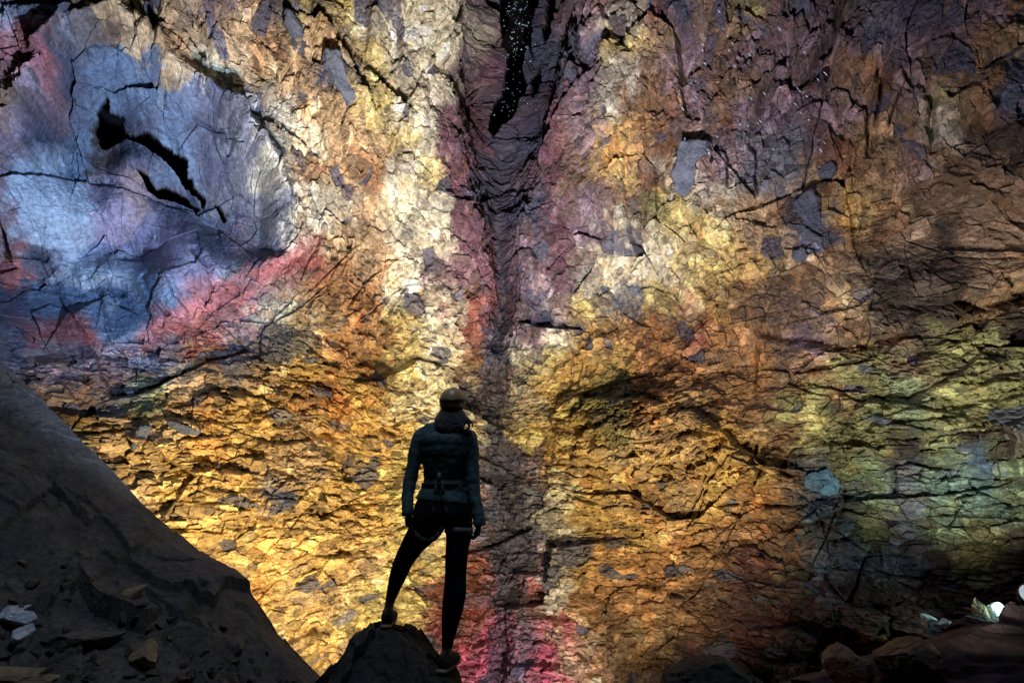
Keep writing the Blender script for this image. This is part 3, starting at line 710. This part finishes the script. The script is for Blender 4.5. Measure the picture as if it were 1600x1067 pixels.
# helmet
def helmet_bm(k=1.0, z0=-1, z1=2, dz=0.0):
    b_ = bmesh.new(); bmesh.ops.create_uvsphere(b_, u_segments=40, v_segments=28, radius=1.0)
    kill = [v_ for v_ in b_.verts if v_.co.z < max(z0, -0.42) or v_.co.z > z1]
    bmesh.ops.delete(b_, geom=kill, context='VERTS')
    for v_ in b_.verts:
        v_.co = Vector((v_.co.x*0.096*k, v_.co.y*0.122*k, v_.co.z*0.108*k+0.028+dz))
        if v_.co.z < 0.03: v_.co.y *= 1.0
    b_.transform(Matrix.Translation(hc) @ R_)
    return b_
h_ = finish('helmet', helmet_bm(), helm, smooth=0)
sol = h_.modifiers.new('Solidify', 'SOLIDIFY'); sol.thickness = 0.008; sol.offset = -1
b_ = helmet_bm(1.012, -0.02, 0.26); st_ = finish('stripe', b_, helmd, parent=h_); st_.modifiers.new('Solidify', 'SOLIDIFY').thickness = 0.004
b_ = helmet_bm(1.012, -0.42, -0.30); st_ = finish('rim', b_, helmd, parent=h_); st_.modifiers.new('Solidify', 'SOLIDIFY').thickness = 0.005
# harness
harn = bpy.data.objects.new('harness', None); col.objects.link(harn); harn.parent = person
def strap(bm, pts, wd, th=0.006):
    for i in range(len(pts)-1):
        a, b = pts[i], pts[i+1]; t = (b-a).normalized(); nrm = Vector((0, -1, 0)); nrm = (nrm - t*nrm.dot(t)).normalized(); sd = t.cross(nrm)
        for q in range(1):
            v = [bm.verts.new(p+sd*sx*wd/2+nrm*nz*th/2) for p in (a, b+t*0.003) for sx, nz in ((-1, -1), (1, -1), (1, 1), (-1, 1))]
            for f in ((0, 1, 2, 3), (7, 6, 5, 4), (0, 4, 5, 1), (1, 5, 6, 2), (2, 6, 7, 3), (3, 7, 4, 0)): bm.faces.new([v[k_] for k_ in f])
def band(bm, c, rx, ry, tilt, wd, n=32):
    pts = [c + Vector((math.cos(2*math.pi*k_/n)*rx, math.sin(2*math.pi*k_/n)*ry, math.cos(2*math.pi*k_/n)*tilt)) for k_ in range(n)]
    ring = [[bm.verts.new(p + Vector((0, 0, dz)) + (p-c).normalized()*dr) for dz, dr in ((-wd/2, 0), (wd/2, 0), (wd/2, 0.006), (-wd/2, 0.006))] for p in pts]
    for k_ in range(n):
        A_, B_ = ring[k_], ring[(k_+1) % n]
        for q in range(4): bm.faces.new((A_[q], A_[(q+1) % 4], B_[(q+1) % 4], B_[q]))
c_, rx, ry = K(695, 758, 70, 3.30, 0.6)
bm = bmesh.new(); band(bm, c_, rx+0.001, ry+0.003, 0.0, 0.032); finish('waist_belt', bm, strapm, parent=harn)
c_, rx, ry = K(717, 828, 42, 3.30, 1.05)
bm = bmesh.new(); band(bm, c_, rx-0.001, ry+0.001, -0.004, 0.040); lb = finish('leg_loop', bm, greym, parent=harn)
bm = bmesh.new(); strap(bm, [at(643, 821, 3.25), at(648, 833, 3.20), at(657, 842, 3.175), at(668, 846, 3.165), at(679, 841, 3.17), at(687, 832, 3.18), at(693, 821, 3.19)], 0.03, 0.008); finish('leg_loop', bm, strapm, parent=harn)
yb = 3.30 - 0.115
bm = bmesh.new(); strap(bm, [at(686, 738, yb-0.01), at(686, 753, yb-0.01)], 0.024, 0.012); finish('tag_loop', bm, greym, parent=harn)
for x0, x1 in ((681, 680), (691, 694)):
    bm = bmesh.new(); strap(bm, [at(x0, 757, yb-0.008), at((x0+x1)/2, 772, yb-0.025), at(x1, 790, yb-0.04), at(x1+(x1-686)*1.2, 812, yb-0.03)], 0.02); finish('riser_strap', bm, strapm, parent=harn)

# ------------------------------------------------------------------ smaller rocks
for (lab, px, py, D, size, seed, mat, rot) in [
    ('pale bluish rock at the left edge of the rubble', 22, 962, 4.2, (0.17, 0.14, 0.10), 31, pale, (0.2, 0.1, 0.3)),
    ('small pale wedge rock just below the bluish one', 40, 990, 4.0, (0.10, 0.1, 0.07), 32, pale, (0.1, 0.5, 0.1)),
    ('flat tan stone lying on the dark boulder', 200, 928, 4.0, (0.16, 0.10, 0.05), 33, tan, (0.6, -0.35, 0.2)),
    ('square tan block at the foot of the boulder', 222, 1030, 3.6, (0.11, 0.12, 0.14), 34, tan, (0.1, 0.1, 0.3)),
    ('dark blue-grey block in the left corner shadow', 120, 1005, 3.9, (0.36, 0.22, 0.16), 35, basalt, (0.0, -0.15, 0.2)),
    ('low brown rock at the very bottom left corner', 40, 1060, 3.3, (0.40, 0.25, 0.12), 36, tan, (0.0, 0.05, 0.4)),
]:
    D = slope_hit(px, py); k_ = D/4.0
    rock('rock', lab, px, py, D, tuple(q*k_ for q in size), seed, mat, rot, sub=4, cuts=14, rough=0.03)
for (lab, px, py, D, size, seed, mat, rot) in [
    ('long brown lava mound along the bottom right corner', 1490, 1120, 6.8, (2.6, 1.2, 1.0), 41, brown, (0, -0.06, 0)),
    ('tan faced boulder in the dark lower right mound', 1420, 1030, 6.2, (0.42, 0.3, 0.32), 42, shaded_tan, (0.2, 0.2, 0.2)),
    ('low tan boulder at the bottom right of the wall foot', 1330, 1050, 6.4, (0.30, 0.3, 0.30), 43, shaded_tan, (0.1, -0.2, 0.6)),
    ('dark brown boulder at the right edge beside the lamp', 1610, 1010, 6.9, (0.7, 0.5, 0.55), 44, brown, (0, 0.2, 0.1)),
    ('dark rounded hump in front of the bright rocks', 1525, 985, 7.4, (0.34, 0.3, 0.24), 45, brown, (0, 0, 0)),
    ('black lava rock in the bottom centre right', 1150, 1090, 5.6, (0.75, 0.5, 0.36), 46, dark, (0, 0.05, 0)),
]:
    rock('boulder', lab, px, py, D, size, seed, mat, rot, sub=5, cuts=10, rough=0.05, cat='boulder')
for i, (px, py, sx, sz) in enumerate([(1450, 970, 0.15, 0.10), (1476, 974, 0.13, 0.10), (1500, 980, 0.10, 0.09), (1556, 960, 0.2, 0.20), (1530, 955, 0.20, 0.22)]):
    rock('bright_stone', ['pale stone lit cyan by the hidden lamp, leftmost of the lit row', 'second pale lit stone from the left in the row', 'small triangular lit stone ending the row', 'largest brilliant white stone beside the dark hump', 'olive lit stone left of the brilliant white stone'][i],
         px, py, 8.2, (sx, 0.12, sz), 50+i, pale if i < 4 else tan, (0, 0.3, i), sub=4, cuts=9, rough=0.03, cat='stone', group='pale stones lit by the hidden lamp')
lampm = plain_mat('lamp_housing', (0.05, 0.05, 0.055), 0.4, 0.5)
lens = bpy.data.materials.new('lamp_lens'); lens.use_nodes = True
b = lens.node_tree.nodes['Principled BSDF']; b.inputs['Emission Color'].default_value = (0.72, 0.86, 1.0, 1); b.inputs['Emission Strength'].default_value = 0.4
def box_bm(bm, c, sx, sy, sz, bev=0.01):
    g = bmesh.ops.create_cube(bm, size=1.0); vs = g['verts']
    for v_ in vs: v_.co = Vector((v_.co.x*sx, v_.co.y*sy, v_.co.z*sz)) + Vector(c)
    bmesh.ops.bevel(bm, geom=list({e_ for v_ in vs for e_ in v_.link_edges}), offset=bev, segments=2, affect='EDGES')
lamp = bpy.data.objects.new('flood_lamp', None); col.objects.link(lamp); LP = at(1613, 928, 8.0); lamp.location = LP - Vector((0, 0, 0.45))
lamp.rotation_euler = (0, 0, math.radians(-62))
tag(lamp, 'lit white flood lamp at the right edge above the rubble', 'lamp')
bm = bmesh.new(); ringloft(bm, [(Vector((0, y_, 0.45)), r_, r_) for y_, r_ in ((-0.03, 0.155), (0.0, 0.16), (0.05, 0.15), (0.10, 0.12), (0.15, 0.07), (0.17, 0.03))], 28); finish('housing', bm, lampm, parent=lamp, local=False)
bm = bmesh.new(); ringloft(bm, [(Vector((0, y_, 0.45)), r_, r_) for y_, r_ in ((-0.050, 0.06), (-0.044, 0.11), (-0.032, 0.138))], 28); finish('lens', bm, lens, parent=lamp, local=False)
bm = bmesh.new()
box_bm(bm, (-0.19, 0.05, 0.34), 0.015, 0.05, 0.28, 0.004); box_bm(bm, (0.19, 0.05, 0.34), 0.015, 0.05, 0.28, 0.004); box_bm(bm, (0, 0.05, 0.195), 0.40, 0.05, 0.015, 0.004)
finish('bracket', bm, lampm, parent=lamp, local=False)
bm = bmesh.new()
ringloft(bm, [(Vector((0, 0.05, -0.6)), 0.02, 0.02), (Vector((0, 0.05, 0.19)), 0.02, 0.02)], 12); finish('stand', bm, lampm, parent=lamp, local=False)
L = bpy.data.lights.new('lamp_glow', 'SPOT'); L.energy = 90; L.color = (0.55, 1.0, 0.90); L.spot_size = math.radians(150); L.spot_blend = 0.6; L.shadow_soft_size = 0.1
lo = bpy.data.objects.new('lamp_glow', L); col.objects.link(lo); lo.location = LP + Vector((-0.25, -0.05, 0.0))
lo.rotation_euler = (Vector((-1, 0.35, -0.1))).to_track_quat('-Z', 'Y').to_euler()
# stones standing out of the wall: each an angular block bedded in the face
def slab(label, poly, mat, seed, out=0.10, depth=0.5, dome=0.05):
    cx = sum(p[0] for p in poly)/len(poly); cy = sum(p[1] for p in poly)/len(poly)
    xs = [p[0] for p in poly]; ys = [p[1] for p in poly]
    m_ = (FACE[0] > min(xs)) & (FACE[0] < max(xs)) & (FACE[1] > min(ys)) & (FACE[1] < max(ys))
    b0 = wp(cx, cy, 0.0); n = (wp(cx, cy, 1.0)-b0).normalized()
    n = (n*0.75 + (CAM-b0).normalized()*0.25).normalized()
    O = CAM + (b0-CAM).normalized()*float(np.quantile(FACE[2][m_], 0.35))
    k0 = (O-CAM).length
    rnd = random.Random(seed); bm = bmesh.new()
    pts = []
    for i in range(len(poly)):                              # ragged outline
        a, b_ = poly[i], poly[(i+1) % len(poly)]
        for j in range(4):
            t = j/4; r = 0 if j == 0 else 1
            pts.append((a[0]*(1-t)+b_[0]*t+rnd.gauss(0, 0.9)*r, a[1]*(1-t)+b_[1]*t+rnd.gauss(0, 0.9)*r))
    lay = []
    def plane(X, Y):                                        # where that sight line meets the block's bedding plane
        dx, dy, dz = ray(X, Y); d = Vector((dx, dy, dz)); return CAM + d*((O-CAM).dot(n)/d.dot(n))
    W = [plane(*p) for p in pts]
    tl = (rnd.uniform(-0.3, 0.3), rnd.uniform(-0.3, 0.3))
    ux = n.cross(Vector((0, 0, 1))).normalized(); uz = ux.cross(n)
    for sc_, off in (((1.0, -depth), (1.0, out*0.6), (0.93, out)) if dome < 0.1 else ((1.0, -depth), (1.0, out*0.5), (0.93, out*0.85), (0.72, out+dome*0.6), (0.36, out+dome))):
        ring = []
        for q in W:
            d = (q-O)*sc_; z = off
            if off > 0: z += tl[0]*d.dot(ux) + tl[1]*d.dot(uz) + rnd.gauss(0, 0.004)
            ring.append(bm.verts.new(d + n*z))
        lay.append(ring)
    m = len(W)
    for A_, B_ in zip(lay, lay[1:]):
        for k_ in range(m): bm.faces.new((A_[k_], A_[(k_+1) % m], B_[(k_+1) % m], B_[k_]))
    bm.faces.new(lay[-1])
    bm.faces.new(lay[0][::-1]); bmesh.ops.recalc_face_normals(bm, faces=bm.faces[:])
    me = bpy.data.meshes.new('wall_stone'); bm.to_mesh(me); bm.free()
    o = link('wall_stone', me, mat); o.location = O
    r = o.modifiers.new('Remesh', 'REMESH'); r.mode = 'VOXEL'; r.voxel_size = 0.02
    for nm, size, st in (('rock_lumps', 0.45, 0.13), ('rock_grain', 0.10, 0.045)):
        t = bpy.data.textures.get(nm) or bpy.data.textures.new(nm, 'CLOUDS' if nm == 'rock_grain' else 'VORONOI'); t.noise_scale = size
        d_ = o.modifiers.new(nm, 'DISPLACE'); d_.texture = t; d_.strength = st; d_.texture_coords = 'GLOBAL'
    return tag(o, label, 'stone', 'stones standing out of the cave wall')
for i, (lab, poly, mat) in enumerate([
    ('rounded sky blue stone set in the right wall', [(1268, 742), (1278, 737), (1292, 738), (1302, 748), (1303, 764), (1292, 772), (1276, 772), (1267, 760)], blue),
    ('tall slate block high on the right wall', [(1268, 297), (1278, 310), (1278, 340), (1262, 348), (1252, 338), (1240, 330), (1243, 315)], slate_m),
    ('small slate block above the tall slate block', [(1283, 256), (1300, 253), (1306, 264), (1300, 278), (1283, 279), (1276, 268)], slate_m),
    ('slate slab sloping below the tall slate block', [(1232, 347), (1252, 352), (1268, 362), (1288, 372), (1284, 379), (1262, 378), (1250, 364), (1230, 352)], slate_m),
    ('squat slate block lowest of the right slate blocks', [(1238, 392), (1256, 387), (1262, 400), (1252, 409), (1238, 406)], slate_m),
    ('broad slate slab on the upper right wall beside the rust red rock', [(1062, 222), (1084, 222), (1106, 220), (1108, 240), (1088, 256), (1088, 285), (1070, 307), (1054, 300), (1049, 275), (1058, 258)], slate_m),
    ('upright dark slate block at the left foot of the gold wall', [(212, 672), (222, 662), (237, 664), (234, 678), (218, 696), (207, 702)], slate_m),
    ('long narrow slate slab lying on the gold wall', [(256, 655), (264, 656), (312, 671), (308, 677), (290, 676), (264, 666)], slate_m),
    ('slate block high on the left among orange rock', [(450, 20), (468, 36), (478, 66), (470, 84), (456, 82), (452, 56), (442, 36)], slate_m),
    ('long dark slate strip left of the white streak', [(508, 76), (528, 84), (540, 120), (556, 156), (544, 168), (524, 130), (508, 100)], slate_m),
]):
    if i == 0:
        m_ = (abs(FACE[0]-1285) < 14) & (abs(FACE[1]-755) < 14)
        b0 = wp(1285, 755); O = CAM + (b0-CAM).normalized()*(float(np.quantile(FACE[2][m_], 0.4))-0.02)
        rock('wall_stone', lab, O, 0, 0, (0.42, 0.40, 0.40), 83, mat, (0.5, 0.3, 0.9), cat='stone', group='stones standing out of the cave wall', sub=5, cuts=24, rough=0.06)
        continue
    slab(lab, poly, mat, 60+i, out=0.24 if i == 0 else 0.13, dome=0.16 if i == 0 else 0.03)

def rubble():
    rng = np.random.default_rng(12); rnd = random.Random(12)
    bm = bmesh.new(); bmesh.ops.create_icosphere(bm, subdivisions=2, radius=1.0)
    V0 = np.array([v_.co[:] for v_ in bm.verts]); F0 = [[v_.index for v_ in f.verts] for f in bm.faces]; bm.free()
    V, Fs = [], []
    for _ in range(420):
        px = rnd.uniform(-60, 470); lo = np.interp(px, [0, 200, 350, 480], [780, 890, 960, 1050])
        py = lo + (1085-lo)*rnd.random()**0.45
        r = 0.010 + 0.055*rnd.random()**3
        p = at(px, py, slope_hit(px, py)); p.z += r*0.1
        c = V0.copy()
        for _k in range(9):
            n_ = rng.normal(size=3); n_ /= np.linalg.norm(n_); t = np.maximum(c@n_ - rng.uniform(0.4, 0.75), 0); c = c - t[:, None]*n_
        R3 = np.array(Matrix.Rotation(rnd.uniform(0, 6.3), 3, Vector(rng.normal(size=3)).normalized()))
        c = (c*r*np.array([rng.uniform(0.7, 1.4), rng.uniform(0.7, 1.3), rng.uniform(0.45, 0.9)]))@R3.T + np.array(p)
        k = len(V)*len(V0); V.append(c); Fs += [[a+k for a in f] for f in F0]
    me = bpy.data.meshes.new('rubble'); me.from_pydata(np.concatenate(V).tolist(), [], Fs); me.update(); return me
rub_m = rock_mat('rubble_stone', colour=(0.06, 0.05, 0.046), rough=0.85, bump=0.7, scale=12.0, second=(0.12, 0.085, 0.06), vary=0.5)
tag(link('rubble', rubble(), rub_m), kind='stuff')

# ------------------------------------------------------------------ falling water drops in the fissure
def drops():
    rnd = random.Random(8); bm = bmesh.new()
    def one(px, py, k, r, ln, sl=0.0):
        p = wp(px, py, 0.8) if k is None else CAM + (wp(px, py)-CAM)*k
        mm = bmesh.ops.create_icosphere(bm, subdivisions=1, radius=1.0)
        for v_ in mm['verts']: v_.co = Vector((v_.co.x*r + v_.co.z*sl*ln, v_.co.y*r, v_.co.z*ln)) + p
    for _ in range(150):
        py = rnd.uniform(-5, 190); 
        cx = np.interp(py, [0, 60, 100, 150, 190], [810, 808, 806, 803, 790]); px = cx + rnd.gauss(0, 13)
        if rnd.random() < 0.35: py *= 0.5
        s = rnd.choice((0.006, 0.008, 0.009, 0.013)); one(px, py, rnd.uniform(0.72, 0.9), s, s*rnd.uniform(1.0, 2.2))
    for _ in range(46):
        px = rnd.uniform(1060, 1290); py = rnd.uniform(10, 240) 
        one(px, py, rnd.uniform(0.6, 0.85), 0.006, rnd.uniform(0.02, 0.05), -0.45)
    me = bpy.data.meshes.new('water_drops'); bm.to_mesh(me); bm.free(); return me
wm = bpy.data.materials.new('water_drop'); wm.use_nodes = True
b = wm.node_tree.nodes['Principled BSDF']; b.inputs['Base Color'].default_value = (0.6, 0.8, 1, 1); b.inputs['Roughness'].default_value = 0.15
tag(link('water_drops', drops(), wm), 'bright specks of water falling through the dark fissure', 'water drops', kind='stuff')
